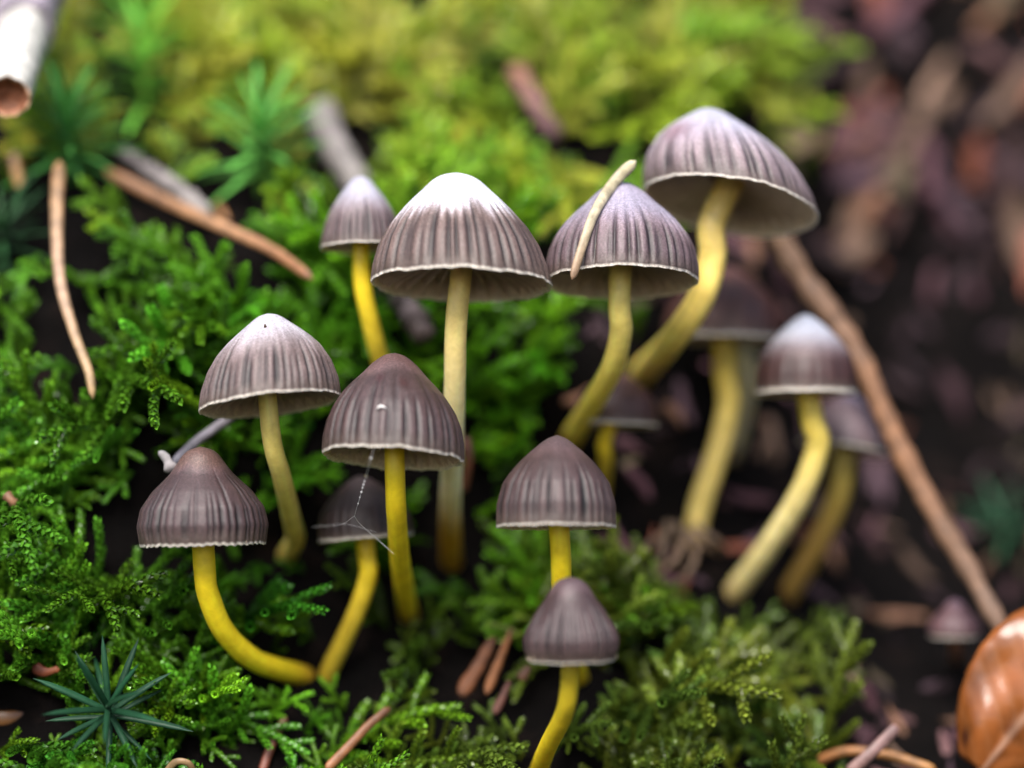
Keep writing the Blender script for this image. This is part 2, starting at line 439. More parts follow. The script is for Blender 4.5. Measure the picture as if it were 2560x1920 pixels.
A['m4'] = mushroom('mushroom with the widest cap, tilted, a pink blush on its side', 1822, 515, 9, 224, 236, 'cone', 14.5, 9.5,
    [(1780, 560), (1782, 640), (1752, 745), (1680, 850), (1600, 938)], 72, 68, 12, 36, ((.88, .66, .20), (.95, .74, .17), (.95, .76, .22)), dpow=6, apex=(.58, .57, .64), apex_t=.46, apex_w=.32, K=42, body=(.66, .55, .59), gd=.032, skew=-.33, stain=[(3.9 - 12 * 1.7 % 6.283, .55, .35, (.30, .15, .17))])
A['m5'] = mushroom('brown mushroom with reddish bald tip and a spider thread hanging from its rim', 980, 1146, -2, 181, 264, 'round', 10.5, 3.5,
    [(988, 1210), (993, 1310), (1003, 1420), (1022, 1540)], 50, 54, 17, 34, (YEL, YEL, OCH), apex=(.14, .078, .07), apex_t=.80, apex_w=.09, body=(.245, .165, .165), gd=.045, K=42, stain=[(-1.87 - 28.9, .68, .09, (.20, .05, .06)), (-1.35 - 28.9, .64, .11, (.18, .06, .06))], rib=.42, wave=.008, skew=-.04)
A['m6'] = mushroom('grey conical mushroom tilted to one side, dark speck near its pale tip', 672, 1012, -1, 181, 228, 'cone', 9, -7.2,
    [(680, 1100), (704, 1190), (728, 1290), (738, 1345), (716, 1390)], 47, 52, 23, 34, (PALE, (.94, .78, .20), OCH), apex=(.60, .57, .58), apex_t=.60, apex_w=.28, jag=.03, body=(.46, .365, .35), K=50, rib=.4, skew=.10)
A['m7'] = mushroom('acorn-shaped brown mushroom whose yellow stem bends sharply sideways at the base', 506, 1362, -1, 163, 246, 'acorn', 2.5, -1.5,
    [(512, 1430), (522, 1490), (562, 1580), (640, 1652), (752, 1688)], 56, 58, 31, 26, (YEL, YEL, OCH), apex=(.14, .08, .062), apex_t=.78, apex_w=.08, K=46, body=(.22, .148, .155), scal=.010)
A['m7b'] = mushroom('shaded brown mushroom half hidden behind a straight yellow stem', 912, 1346, 9, 118, 158, 'dome', 3, -5,
    [(916, 1390), (920, 1440), (885, 1545), (815, 1692)], 46, 46, 37, 20, (YEL, (.58, .43, .04), OCH), K=32, hi=False, gcol=.5)
A['m8'] = mushroom('domed brown mushroom standing just behind and above the smallest front one', 1393, 1318, -4, 153, 230, 'dome', 5.5, 0,
    [(1402, 1390), (1405, 1480), (1420, 1600), (1450, 1700)], 52, 50, 41, 30, (YEL, YEL, OCH), K=46, body=(.20, .13, .13), rib=.5, gd=.045)
A['m9'] = mushroom('small bud-shaped mushroom with incurved rim, in front of the domed one', 1430, 1650, -8, 122, 208, 'bud', 0.5, -1,
    [(1423, 1720), (1408, 1790), (1368, 1870), (1335, 1960)], 46, 50, 43, 24, ((.60, .46, .03), YEL, YEL), K=56, body=(.22, .145, .15), scal=.005, gd=.055, rib=.6, gwk=1.35)
A['m10'] = mushroom('tiny dark brown mushroom behind the bent stem of the needle-topped one', 1540, 1062, 17, 110, 135, 'dome', 3, 2,
    [(1512, 1100), (1514, 1150), (1505, 1230)], 36, 36, 47, 0, (YEL, (.5, .36, .03), OCH), hi=False, K=28, gcol=.3, rib=.1, body=(.27, .13, .115))
A['m11'] = mushroom('blurred reddish brown mushroom behind the thick curved stem', 1812, 848, 23, 150, 185, 'dome', 3, 1,
    [(1812, 920), (1822, 1010), (1795, 1130), (1752, 1260), (1735, 1340)], 60, 56, 53, 0, ((.70, .52, .06), (.76, .60, .2), (.46, .25, .06)), hi=False, K=30, gcol=.3, rib=.1, body=(.36, .16, .135))
A['m12'] = mushroom('white-tipped dark brown mushroom touching the long brown twig', 2015, 985, 14, 128, 200, 'dome', 4, 0,
    [(2030, 1050), (2045, 1110), (2005, 1230), (1925, 1360), (1832, 1485)], 58, 60, 59, 0, ((.74, .56, .08), (.82, .70, .32), (.5, .3, .09)), hi=False, K=30, gcol=.3, rib=.1, body=(.20, .09, .085), apex=(.62, .64, .68), apex_t=.58, apex_w=.26)
A['m13'] = mushroom('pale lilac mushroom behind the white-tipped one', 2108, 1122, 23, 112, 140, 'cone', 6, 9,
    [(2108, 1180), (2090, 1260), (2040, 1370), (1970, 1490)], 58, 54, 61, 0, ((.40, .31, .06), (.30, .19, .05), BRN), hi=False, K=30, gcol=.3, rib=.1, body=(.80, .62, .68), apex=(.46, .38, .46))
A['m15'] = mushroom('pale thin-stemmed mushroom hidden behind the reddish brown one', 1858, 820, 32, 95, 110, 'dome', 3, 0,
    [(1862, 900), (1868, 960), (1850, 1060), (1830, 1130)], 50, 46, 67, 0, ((.42, .37, .2), (.40, .35, .2), BRN), hi=False, K=30, gcol=.3, rib=.1)
A['m14'] = mushroom('tiny pinkish button mushroom near the glossy dead leaf', 2388, 1592, 20, 66, 95, 'acorn', 0, 0,
    [(2390, 1620), (2392, 1650)], 34, 34, 71, 0, ((.3, .14, .08), (.3, .14, .08), BRN), hi=False, K=24, gcol=.1, rib=.05, body=(.42, .24, .27), apex=(.17, .10, .13))

# specks on two caps
def on_cap(key, u, v):           # nearest point of a cap under a photo pixel
    root, c, axis, Rr, H, path = A[key]
    best = None
    cap = [o for o in root.children if o.name.split('.')[0] == 'cap'][0]
    n = len(cap.data.vertices); co = np.empty(n * 3); cap.data.vertices.foreach_get('co', co); co = co.reshape(-1, 3) / MM
    M4 = np.array(root.matrix_basis @ cap.matrix_basis); w = co @ M4[:3, :3].T + M4[:3, 3] / MM
    pu, pv = proj(w); d = np.hypot(pu - u, pv - v) + (w[:, 1] - w[:, 1].min()) * 3
    return w[int(np.argmin(d))]
sp = on_cap('m6', 662, 815)
vv, ff = tube(np.array([[0, -.25, .18], [.02, -.1, .0], [.03, .05, -.16]]), np.array([.06, .13, .05]), 6)
s = link('dirt_speck', make_mesh('dirt_speck', vv, ff, M_STICK, np.broadcast_to((.06, .035, .02), (len(vv), 3))), None, sp)
tag(s, 'tiny dark speck of dirt on the tip of the grey conical cap', 'dirt')
sp = on_cap('m5', 953, 1018)
vv, ff = tube(spline([(-.35, -.1, -.12), (-.1, -.22, .12), (.2, -.2, .05), (.42, -.1, -.1)], 9), np.array([.03, .06, .08, .09, .09, .08, .07, .05, .02]), 6)
s = link('white_flake', make_mesh('white_flake', vv, ff, M_STICK, np.broadcast_to((.75, .72, .7), (len(vv), 3))), None, sp)
tag(s, 'tiny curled white flake stuck on the reddish-tipped cap', 'flake')

# ------------------------------------------------------------------ needles, twigs, sticks
def needle(name, label, cat, pts, w0, w1, c0, c1, mat=M_NEEDLE, ecc=.55, group=None, seg=10, lump=0.0, n=40, taper=True, mid=None):
    """pts: (photo u, v, depth); a solid tapering needle or twig with its own thickness"""
    W = [P(*p) for p in pts]; path = spline(W, n)
    q = np.linspace(0, 1, n); sc = (D + path[:, 1]) / D / PXMM
    rad = (w0 + (w1 - w0) * q) * .5 * sc
    if taper: rad = rad * np.clip(np.sqrt(np.maximum(0, 1 - np.abs((q - .5) * 2) ** (2.5 if name == 'wood_splinter' else 10))) + .12, 0, 1)
    if lump: rad = rad * (1 + lump * np.array([mnoise.noise((k * .45, len(label) * 1.3, 0)) for k in range(n)]))
    b = path[len(path) // 2]
    if name != 'rootlet': OCC.extend((p_, w0 * .5 + 8) for p_ in path[4:-3:3])
    vv, ff = tube(path - b, rad, seg, ecc)
    if lump: vv = vv + .35 * lump * rad.mean() * np.stack([nz(vv, 2.2 / rad.mean() * .5), nz(vv, 1.1 / rad.mean(), 4), nz(vv, 1.1 / rad.mean(), 8)], 1)
    cc = np.array(c0)[None] * (1 - q[:, None]) + np.array(c1)[None] * q[:, None]
    if mid is not None:
        m = np.exp(-((q - .5) / .25) ** 2)[:, None]; cc = cc * (1 - m) + np.array(mid)[None] * m
    cc = np.repeat(cc, seg, 0) * (1 + .25 * nz(vv, .9, 3.))[:, None]
    o = link(name, make_mesh(name, vv, ff, mat, np.clip(cc * (.56 if mat is not M_LEAF else 1), .005, .95)), None, b)
    tag(o, label, cat, group); return o
def on_bank(pts, lift): return [(u, v, max(-12, hit(u, v)[1] - lift)) for u, v in pts]

ORG = (.42, .17, .055); TANN = (.50, .27, .13); RED = (.22, .07, .03); GREY = (.26, .22, .23); LGREY = (.42, .38, .36)
# the pale needle lies on the cap of m3
npts = [(1590, 402), (1540, 450), (1490, 525), (1458, 610), (1430, 700)]
d3 = []
for (u, v) in npts:
    root, c, axis, Rr, H, path = A['m3']
    d3.append((u, v))
front = [on_cap('m3', u, v)[1] - 1.0 for u, v in d3[1:4]]
ndl = [(1590, 402, front[0] - .2), (1540, 450, front[0]), (1490, 525, min(front[1], front[0] - .8)), (1458, 610, min(front[2], front[1] - .8)), (1430, 700, min(front[2], front[1] - .8) - .8)]
needle('conifer_needle', 'pale straw needle lying across a striped mushroom cap', 'needle', ndl, 30, 22, (.74, .66, .42), (.42, .25, .15), mid=(.72, .62, .42))
needle('conifer_needle', 'thick orange-brown needle slanting across moss beside the grey speckled twig', 'needle',
       [(262, 425, 22), (400, 495, 20), (540, 560, 17), (680, 625, 14), (782, 698, 11)], 34, 26, (.30, .13, .05), (.40, .17, .07), mid=(.55, .28, .13))
needle('conifer_needle', 'curved tan needle hanging below the dark spiky moss plant', 'needle',
       [(148, 400, 14), (142, 540, 11), (150, 700, 8), (185, 830, 6), (222, 930, 4.5), (232, 998, 4)], 36, 22, (.42, .22, .09), (.55, .36, .17), mid=(.58, .36, .22))
needle('conifer_needle', 'thin orange needle crossing under the thick orange-brown one', 'needle',
       [(540, 505, 24), (590, 600, 22), (640, 680, 21), (700, 740, 20)], 22, 18, (.44, .19, .05), (.30, .12, .05))
needle('dry_stalk', 'long brown twig slanting down from under the widest cap', 'twig',
       [(1930, 560, 21), (1995, 680, 21), (2085, 800, 20), (2150, 900, 19), (2230, 1080, 18), (2330, 1270, 17), (2420, 1420, 16), (2520, 1600, 14)], 62, 44, (.30, .17, .10), (.24, .14, .09), M_STICK, .8, None, 14, .28, 60, True, (.36, .17, .08))
needle('grey_twig', 'smooth grey twig leaning between the conical cap and the acorn-shaped cap', 'twig',
       [(620, 1010, 9), (560, 1055, 7), (490, 1105, 5), (432, 1160, 3.5)], 24, 26, (.34, .30, .33), (.20, .19, .24), M_STICK, .9)
needle('bark_flake', 'small pale torn flake at the end of the smooth grey twig', 'flake',
       [(396, 1128, 1.5), (414, 1144, 1.5), (424, 1163, 1.5), (432, 1180, 2)], 16, 40, (.60, .56, .56), (.45, .40, .42), M_STICK, .4, None, 9, .35, 12)
needle('speckled_twig', 'grey speckled twig lying behind the thick orange-brown needle', 'twig',
       [(300, 375, 25), (380, 430, 23), (455, 480, 21), (525, 545, 20)], 34, 46, (.22, .18, .19), LGREY, M_STICK, .9, None, 10, .45)
needle('broken_twig', 'stout pale grey twig stub behind the small mushroom', 'twig',
       [(795, 262, 32), (815, 320, 30), (850, 390, 28), (905, 480, 27)], 84, 74, (.28, .23, .24), LGREY, M_STICK, .9, None, 14, .25)
needle('cone_scale_twig', 'dark knobbly twig tip hanging beside the tallest stem', 'twig',
       [(985, 700, 17), (1015, 760, 16), (1045, 810, 15), (1062, 850, 14)], 66, 62, (.17, .13, .14), (.12, .08, .075), M_STICK, .9, None, 12, .75)
needle('conifer_needle', 'reddish brown needle lying in moss near the lower front', 'needle',
       [(815, 1925, 2), (870, 1868, 3), (920, 1815, 4), (975, 1768, 5)], 26, 20, (.35, .14, .05), (.22, .08, .03))
needle('conifer_needle', 'short red needle half sunk in moss beside the long frond', 'needle',
       [(655, 1930, 4), (680, 1860, 5), (715, 1790, 6)], 24, 18, (.24, .06, .03), (.18, .05, .025))
needle('conifer_needle', 'pinkish straight needle crossing over an orange stalk', 'needle',
       [(2120, 1935, 6), (2180, 1880, 6), (2245, 1815, 7)], 34, 28, (.32, .18, .16), (.30, .17, .16))
needle('orange_stalk', 'arching orange stalk on dark soil beside the glossy leaf', 'stalk',
       [(2040, 1905, 11), (2120, 1878, 10), (2230, 1890, 9), (2340, 1925, 8)], 26, 24, (.34, .13, .04), (.48, .22, .06), M_NEEDLE, .9)
needle('bud_scale', 'blurred pinkish brown bud scale among bright moss tops', 'bud scale',
       [(1285, 165, 36), (1320, 230, 34), (1355, 285, 33), (1395, 345, 33)], 52, 44, (.40, .17, .10), (.20, .10, .13), M_STICK, .6)
needle('conifer_needle', 'dark red needle upright behind the rim of the reddish-tipped cap', 'needle',
       [(1165, 1090, 12), (1172, 1150, 12), (1160, 1230, 13)], 28, 18, (.16, .05, .02), (.18, .06, .03))
needle('conifer_needle', 'ochre needle end poking out left of the spiky plant', 'needle',
       [(35, 380, 22), (42, 430, 21), (55, 468, 20)], 26, 30, (.40, .22, .10), (.55, .28, .07))
needle('conifer_needle', 'faded brown needle low in the moss behind the conical cap', 'needle',
       [(660, 1010, 14), (672, 1060, 13), (680, 1110, 13)], 22, 20, (.40, .25, .16), (.45, .25, .14))
needle('curled_sheath', 'curled tan bud sheath on moss at the very front', 'sheath',
       [(415, 1932, -2), (440, 1905, -2.5), (470, 1908, -2.5), (485, 1930, -2)], 20, 16, (.40, .27, .13), (.35, .2, .09))
needle('needle_fragment', 'small red-brown fragment in the dark moss by the green star plant', 'needle',
       [(82, 1665, 2), (110, 1680, 2), (150, 1672, 2)], 30, 16, (.24, .04, .02), (.36, .10, .03), M_STICK, .5, None, 8, .4, 12)
needle('needle_fragment', 'round ochre grain sitting on moss tips', 'needle',
       [(16, 1238, 2.5), (28, 1250, 2.2), (40, 1262, 2.5)], 28, 24, (.30, .14, .07), (.30, .14, .07), M_STICK, 1., None, 8, .35, 10)
needle('dead_leaf_edge', 'ochre dead leaf edge lying in shade under moss', 'leaf',
       [(-90, 1815, 5), (10, 1803, 4.5), (105, 1790, 5.5)], 76, 30, (.17, .07, .016), (.10, .04, .012), M_LEAF, .2)
# rotten chips under the domed mushroom
for i, (lab, pts, w0, w1, c) in enumerate([
    ('broad orange splinter of rotten wood in the dark gap between moss', [(1150, 1740, 9), (1200, 1660, 10), (1235, 1590, 11)], 46, 40, (.40, .12, .025)),
    ('narrow bright orange splinter beside the broad one', [(1215, 1735, 8.5), (1245, 1660, 9.5), (1280, 1570, 10)], 30, 26, (.55, .18, .03)),
    ('red splinter below the narrow orange one', [(1235, 1785, 7), (1258, 1740, 7.5), (1275, 1700, 8)], 28, 22, (.26, .07, .035)),
    ('short brown splinter right beside the bud-shaped cap', [(1300, 1700, 8), (1325, 1665, 8)], 34, 26, (.24, .09, .04))]):
    needle('wood_splinter', lab, 'splinter', pts, w0, w1 * .6, tuple(.6 * k for k in c), tuple(.4 * k for k in c), M_STICK, .2, 'orange wood splinters', 6, .22, 24)
# brown roots tangled at the base of m11
for i in range(9):
    u0, v0 = 1700 + rng.uniform(-45, 60), 1330 + rng.uniform(-40, 40)
    u1, v1 = u0 + rng.uniform(-90, 90), v0 + rng.uniform(60, 170)
    d0 = hit(u0, v0)[1] - 3.0; d1 = hit(u1, v1)[1] - 1.0
    k = rng.uniform(.6, 1.3)
    needle('rootlet', 'thin pale brown rootlet tangled at the foot of the reddish brown mushroom', 'root',
           [(u0, v0, d0), ((u0 + u1) / 2 + rng.uniform(-25, 25), (v0 + v1) / 2, (d0 + d1) / 2 - 1.5), (u1, v1, d1)], 20, 13, (.30 * k, .20 * k, .13 * k), (.22 * k, .13 * k, .08 * k), M_STICK, .9, 'tangled rootlets', 7, .3, 20)

# ------------------------------------------------------------------ white broken stick in the corner
def broken_stick():
    pts = [P(105, -120, 32), P(78, -10, 26), P(52, 90, 19), P(30, 190, 12), P(22, 240, 8.5)]
    path = spline(pts, 30); b = path[-1]
    sc = (D + 18) / D / PXMM
    rad = np.interp(np.linspace(0, 1, 30), [0, .45, .8, 1], [62, 64, 62, 52]) * sc
    root = empty('broken_stick', b)
    tag(root, 'white peeled stick with a hollow brown broken end', 'stick')
    vv, ff = tube(path - b, rad, 28, None, caps=False)
    vv = vv + .12 * np.stack([nz(vv, .5), nz(vv, .5, 3), nz(vv, .5, 6)], 1)
    n0 = len(vv) - 28
    T = path[-1] - path[-2]; T /= np.linalg.norm(T)
    for k in range(28): vv[n0 + k] += T * (.35 * mnoise.noise((k * .8, 2, 1)) + (.25 if k % 5 == 0 else 0))
    cc = np.clip(np.broadcast_to((.50, .48, .44), (len(vv), 3)) * (1 + .25 * nz(vv, .8))[:, None], 0, .93)
    link('shaft', make_mesh('shaft', vv, ff, M_STICK, cc), root)
    # hollow end: inner wall and ragged floor
    ring = vv[n0:]; cen = ring.mean(0); v2, f2 = [], []
    lv = [(1.0, 0.0), (.86, .02), (.80, -.45), (.62, -.9), (.3, -1.1), (.02, -1.0)]
    for j, (s_, z_) in enumerate(lv):
        for k in range(28):
            p = cen + (ring[k] - cen) * s_ + T * z_
            if j > 1: p = p + .16 * np.array([mnoise.noise((k * .9, j * 1.7, a)) for a in (1, 5, 9)])
            v2.append(p)
    for j in range(len(lv) - 1):
        for k in range(28): f2.append((j * 28 + k, j * 28 + (k + 1) % 28, (j + 1) * 28 + (k + 1) % 28, (j + 1) * 28 + k))
    f2.append(tuple((len(lv) - 1) * 28 + k for k in range(28)))
    v2 = np.array(v2); c2 = np.broadcast_to((.30, .115, .055), (len(v2), 3)) * (1 + .5 * nz(v2, 1.5))[:, None]
    c2[:28] = (.55, .38, .25)
    link('hollow_end', make_mesh('hollow_end', v2, f2, M_STICK, np.clip(c2, .01, 1)), root)
    # a sleeve of grey bark left on the upper end, torn obliquely
    ps = spline([path[0], path[8], path[16]], 14) - b; nb = 26
    v3, f3 = tube(ps, np.linspace(84, 78, 14) * sc, nb, None, caps=False)
    T3 = ps[-1] - ps[-2]; T3 /= np.linalg.norm(T3)
    for i in range(8, 14):
        for k in range(nb): v3[i * nb + k] += T3 * (i - 7) / 6 * (1.1 * math.cos(k * 2 * math.pi / nb + 2.2) + .5 * mnoise.noise((k * .6, 3, 5)))
    v3 = v3 + .35 * np.stack([nz(v3, .45), nz(v3, .45, 3), nz(v3, .45, 6)], 1)
    bk = link('bark_sleeve', make_mesh('bark_sleeve', v3, f3, M_STICK, np.clip(np.broadcast_to((.24, .20, .24), (len(v3), 3)) * (1 + .7 * nz(v3, .7))[:, None], .02, 1)), root)
    md = bk.modifiers.new('thick', 'SOLIDIFY'); md.thickness = .0004
    stem_paths.append((path, float(rad.max())))
broken_stick()

# ------------------------------------------------------------------ glossy beech leaf, lower right
def beech_leaf():
    a0, a1 = P(2455, 1925, 6.0), P(2790, 1510, 7.0)             # tip side (lower left) to far end
    ax = a1 - a0; L = np.linalg.norm(ax); ax /= L
    side = np.cross(np.array([0., -1., .25]), ax); side /= np.linalg.norm(side)
    nrm = np.cross(ax, side); nrm *= -1 if nrm[1] > 0 else 1
    nu, nv = 49, 25
    half = 6.2
    v, c = [], []
    for i in range(nu):
        q = i / (nu - 1); w = half * (math.sin(math.pi * min(1, q * .93 + .045)) ** .62)
        for j in range(nv):
            s_ = (j / (nv - 1)) * 2 - 1
            vein = ((q * 9 - abs(s_) * 2.2) % 1.0)
            ridge = math.exp(-((vein - .5) / .13) ** 2)
            mid = math.exp(-(s_ / .035) ** 2)
            h = -1.5 * s_ * s_ * (.6 + .4 * q) + .9 * math.sin(q * 3.0) - .10 * ridge * (1 - mid) * min(1, abs(s_) * 6) + .22 * mid + .85 * mnoise.noise((q * 3.4, s_ * 1.8, 4)) - (1 - q) ** 3 * 1.2
            e = 1 + .006 * math.sin(q * 60) if abs(s_) > .99 else 1
            v.append(ax * (q * L) + side * (s_ * w * e) + nrm * h)
            col = np.array((.20, .062, .015)) * (1 + .5 * mnoise.noise((q * 5, s_ * 3, 1)))
            col = col * (1 - .12 * ridge) + np.array((.50, .25, .12)) * .08 * ridge
            col = col * (1 - mid) + np.array((.36, .20, .13)) * mid
            dk = max(0, mnoise.noise((q * 6, s_ * 4, 9)) - .15) * 1.8 * max(0, 1 - q * 2.2)
            c.append(col * (1 - min(.85, dk)))
    f = [(i * nv + j, i * nv + j + 1, (i + 1) * nv + j + 1, (i + 1) * nv + j) for i in range(nu - 1) for j in range(nv - 1)]
    root = empty('beech_leaf', a0); tag(root, 'glossy orange-brown dead leaf with a straight midrib on dark soil', 'leaf')
    o = link('blade', make_mesh('blade', np.array(v), f, M_LEAF, np.clip(np.array(c), .01, .9)), root)
    md = o.modifiers.new('thick', 'SOLIDIFY'); md.thickness = .00022
    pth = spline([np.zeros(3) + nrm * -.9, -ax * .9 - nrm * .9 + np.array([0, .6, 0]), -ax * 1.7 + np.array([-.6, .9, -.6])], 10)
    vv, ff = tube(pth, .28, 8)
    link('leaf_stalk', make_mesh('leaf_stalk', vv, ff, M_LEAF, np.broadcast_to((.26, .10, .045), (len(vv), 3))), root)
beech_leaf()

# ------------------------------------------------------------------ haircap moss plants (spiky stars)
def hair_leaf(L=6.5, W=.85):
    n = 7; v, f = [], []
    for i in range(n):
        q = i / (n - 1); w = W * .5 * (.55 + .9 * q) * (1 - q) ** .55 if i < n - 1 else .01
        z = q * q * -1.0 * L * .20; x = q * L
        v += [(x, -w, z + w * .35), (x, 0, z), (x, w, z + w * .35), (x, 0, z - .07 * (1 - q))]
    for i in range(n - 1):
        a = 4 * i
        f += [(a, a + 1, a + 5, a + 4), (a + 1, a + 2, a + 6, a + 5), (a + 2, a + 3, a + 7, a + 6), (a + 3, a, a + 4, a + 7)]
    return make_mesh('haircap_leaf', v, f, M_HAIR)
HL = hair_leaf()
def haircap(label, u, v, lift, nl, hgt, s_, col, axis=(0, -.45, .9), spread=(30, 85), seed=1):
    b = hit(u, v); ax = Vector(axis).normalized()
    c = P(u, v, b[1] - lift)                       # heart of the star
    base = c - np.array(ax) * hgt
    OCC.append((c, 85 * s_)); OCC.append((.5 * (c + base), 60))
    root = empty('haircap_moss', base); tag(root, label, 'moss plant', 'spiky haircap moss plants')
    pth = spline([np.zeros(3), np.array(ax) * hgt * .5 + np.array([.2, 0, 0]), np.array(ax) * hgt], 10)
    vv, ff = tube(pth, np.linspace(.28, .2, 10), 7)
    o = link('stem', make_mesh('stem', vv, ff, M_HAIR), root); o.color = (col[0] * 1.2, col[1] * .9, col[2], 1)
    r = random.Random(seed); q0 = ax.to_track_quat('Z', 'Y').to_matrix().to_4x4()
    for k in range(nl):
        q = k / (nl - 1); h = hgt * (1 - .62 * q); el = spread[0] + (spread[1] - spread[0]) * q + r.uniform(-8, 8)
        lf = link('leaf', HL, root)
        p = Vector([float(t) for t in pth[int(9 * (1 - .62 * q))]]) * MM
        lf.matrix_local = Matrix.Translation(p) @ q0 @ Matrix.Rotation(k * 2.4 + r.uniform(-.2, .2), 4, 'Z') @ Matrix.Rotation(-R_(90 - el), 4, 'Y') @ Matrix.Scale(s_ * r.uniform(.75, 1.12), 4)
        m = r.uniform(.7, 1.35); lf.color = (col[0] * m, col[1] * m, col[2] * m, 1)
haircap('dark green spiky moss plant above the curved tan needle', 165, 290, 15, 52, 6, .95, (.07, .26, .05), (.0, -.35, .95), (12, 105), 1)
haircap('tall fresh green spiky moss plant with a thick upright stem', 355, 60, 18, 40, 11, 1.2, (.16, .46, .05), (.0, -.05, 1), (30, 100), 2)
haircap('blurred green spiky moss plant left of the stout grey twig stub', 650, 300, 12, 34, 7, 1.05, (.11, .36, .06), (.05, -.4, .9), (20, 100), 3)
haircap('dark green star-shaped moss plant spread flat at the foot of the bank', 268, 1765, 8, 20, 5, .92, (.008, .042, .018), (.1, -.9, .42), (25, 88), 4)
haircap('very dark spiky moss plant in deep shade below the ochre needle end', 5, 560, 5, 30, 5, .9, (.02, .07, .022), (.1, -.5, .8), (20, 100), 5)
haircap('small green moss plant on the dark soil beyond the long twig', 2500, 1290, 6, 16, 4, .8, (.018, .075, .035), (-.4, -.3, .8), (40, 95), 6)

# ------------------------------------------------------------------ moss sprigs
def leaf_verts(p, t, out, L, W):  # one cupped scale leaf: 5 points, 4 triangles
    s = np.cross(t, out); s /= np.linalg.norm(s) + 1e-9
    d = t * .86 + out * .46
    return [p, p + d * L * .45 + s * W * .5 + out * L * .02, p + d * L * .45 - s * W * .5 + out * L * .02, p + d * L * .42 + out * W * .26, p + d * L * .80 + t * L * .22]
def sprig_proto(seed, nbr, L=9.0, dens=1.0):
    rd = random.Random(seed); v, f, c = [], [], []
    def shoot(path, wid, step, tip_light):
        n = len(path); Tn = np.gradient(path, axis=0); Tn /= np.linalg.norm(Tn, axis=1)[:, None]
        s = np.concatenate([[0], np.cumsum(np.linalg.norm(np.diff(path, axis=0), axis=1))])
        vv, ff = tube(path, np.linspace(wid * .30, wid * .16, n), 4, None, False); o = len(v)
        v.extend(vv); f.extend([(a + o, b_ + o, c_ + o) for a, b_, c_, d_ in ff] + [(a + o, c_ + o, d_ + o) for a, b_, c_, d_ in ff]); c.extend([(.55, .5, .4)] * len(vv))
        ang = rd.uniform(0, 6)
        x = 0.0
        while x < s[-1]:
            q = x / s[-1]
            p = np.array([np.interp(x, s, path[:, k]) for k in range(3)]); t = np.array([np.interp(x, s, Tn[:, k]) for k in range(3)]); t /= np.linalg.norm(t)
            e = np.cross(t, (0, 0, 1.)); e /= np.linalg.norm(e) + 1e-9; e2 = np.cross(e, t)
            out = math.cos(ang) * e + math.sin(ang) * e2
            sz = wid * (1.0 if q < .75 else 1.0 - 1.6 * (q - .75)) * rd.uniform(.85, 1.15)
            o = len(v); v.extend(leaf_verts(p + out * wid * .20, t, out, sz * .78, sz * .62))
            f.extend([(o, o + 3, o + 1), (o, o + 2, o + 3), (o + 1, o + 3, o + 4), (o + 3, o + 2, o + 4)])
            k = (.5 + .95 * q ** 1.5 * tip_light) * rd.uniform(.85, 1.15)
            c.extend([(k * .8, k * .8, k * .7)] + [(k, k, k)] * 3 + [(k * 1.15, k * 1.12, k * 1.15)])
            ang += 2.4; x += step * wid
    bend = rd.uniform(-1.4, 1.4); lift = rd.uniform(-.2, 1.6)
    main = spline([(0, 0, 0), (L * .35, bend * .3, lift * .6), (L * .7, bend * .8, lift * .7), (L, bend * 1.3, lift * .2 - .5)], 16)
    shoot(main, .86, .125 / dens, 1.0)
    for k in range(nbr):
        q = .14 + .78 * (k + rd.uniform(-.2, .2)) / nbr; i = int(q * 15); p = main[i]; t = main[min(15, i + 1)] - main[max(0, i - 1)]; t /= np.linalg.norm(t)
        sd = 1 if k % 2 else -1
        e = np.cross((0, 0, 1.), t) * sd; a = R_(rd.uniform(38, 68)); bl = L * rd.uniform(.26, .52) * (1.05 - .55 * q)
        d = t * math.cos(a) + e * math.sin(a) + np.array([0, 0, rd.uniform(-.15, .45)])
        shoot(spline([p, p + d * bl * .5, p + d * bl + t * bl * .18 + np.array([0, 0, rd.uniform(-.25, .25)])], 8), rd.uniform(.68, .88), .14 / dens, 1.0)
    return np.array(v), np.array(f, dtype=np.int32), np.array(c)
PROTO = [sprig_proto(100 + i, [5, 6, 7, 5, 4, 6, 7, 3][i], [9, 10, 11, 8, 7, 10, 12, 6.5][i]) for i in range(8)]
LOWP = [sprig_proto(300 + i, [4, 5, 5, 3][i], [8, 9, 9, 7][i], .62) for i in range(4)]
PROTO_ME = [make_mesh('moss_sprig', v, f, M_MOSS, c) for v, f, c in PROTO]

def frame(dirv, upv):
    x = dirv / np.linalg.norm(dirv); z = upv - x * x.dot(upv); z /= np.linalg.norm(z); y = np.cross(z, x)
    return np.stack([x, y, z], 1)
CS = np.array([c for c, r in cap_spheres]); CR = np.array([r for c, r in cap_spheres])
SP = np.concatenate([p for p, r in stem_paths]); SR = np.concatenate([np.full(len(p), r) for p, r in stem_paths])
def blocked(pts, slack=.3):       # would a sprig poke into a mushroom?
    d = np.linalg.norm(pts[:, None] - CS[None], axis=2) - CR[None]
    if d.min() < slack: return True
    d = np.linalg.norm(pts[:, None] - SP[None], axis=2) - SR[None]
    return d.min() < slack
SPU, SPV = proj(SP); CU, CV = proj(CS); CRU = CR * D / (D + CS[:, 1]) * PXMM
OP = np.array([p_ for p_, r_ in OCC]); OR = np.array([r_ for p_, r_ in OCC]); OU, OV = proj(OP)
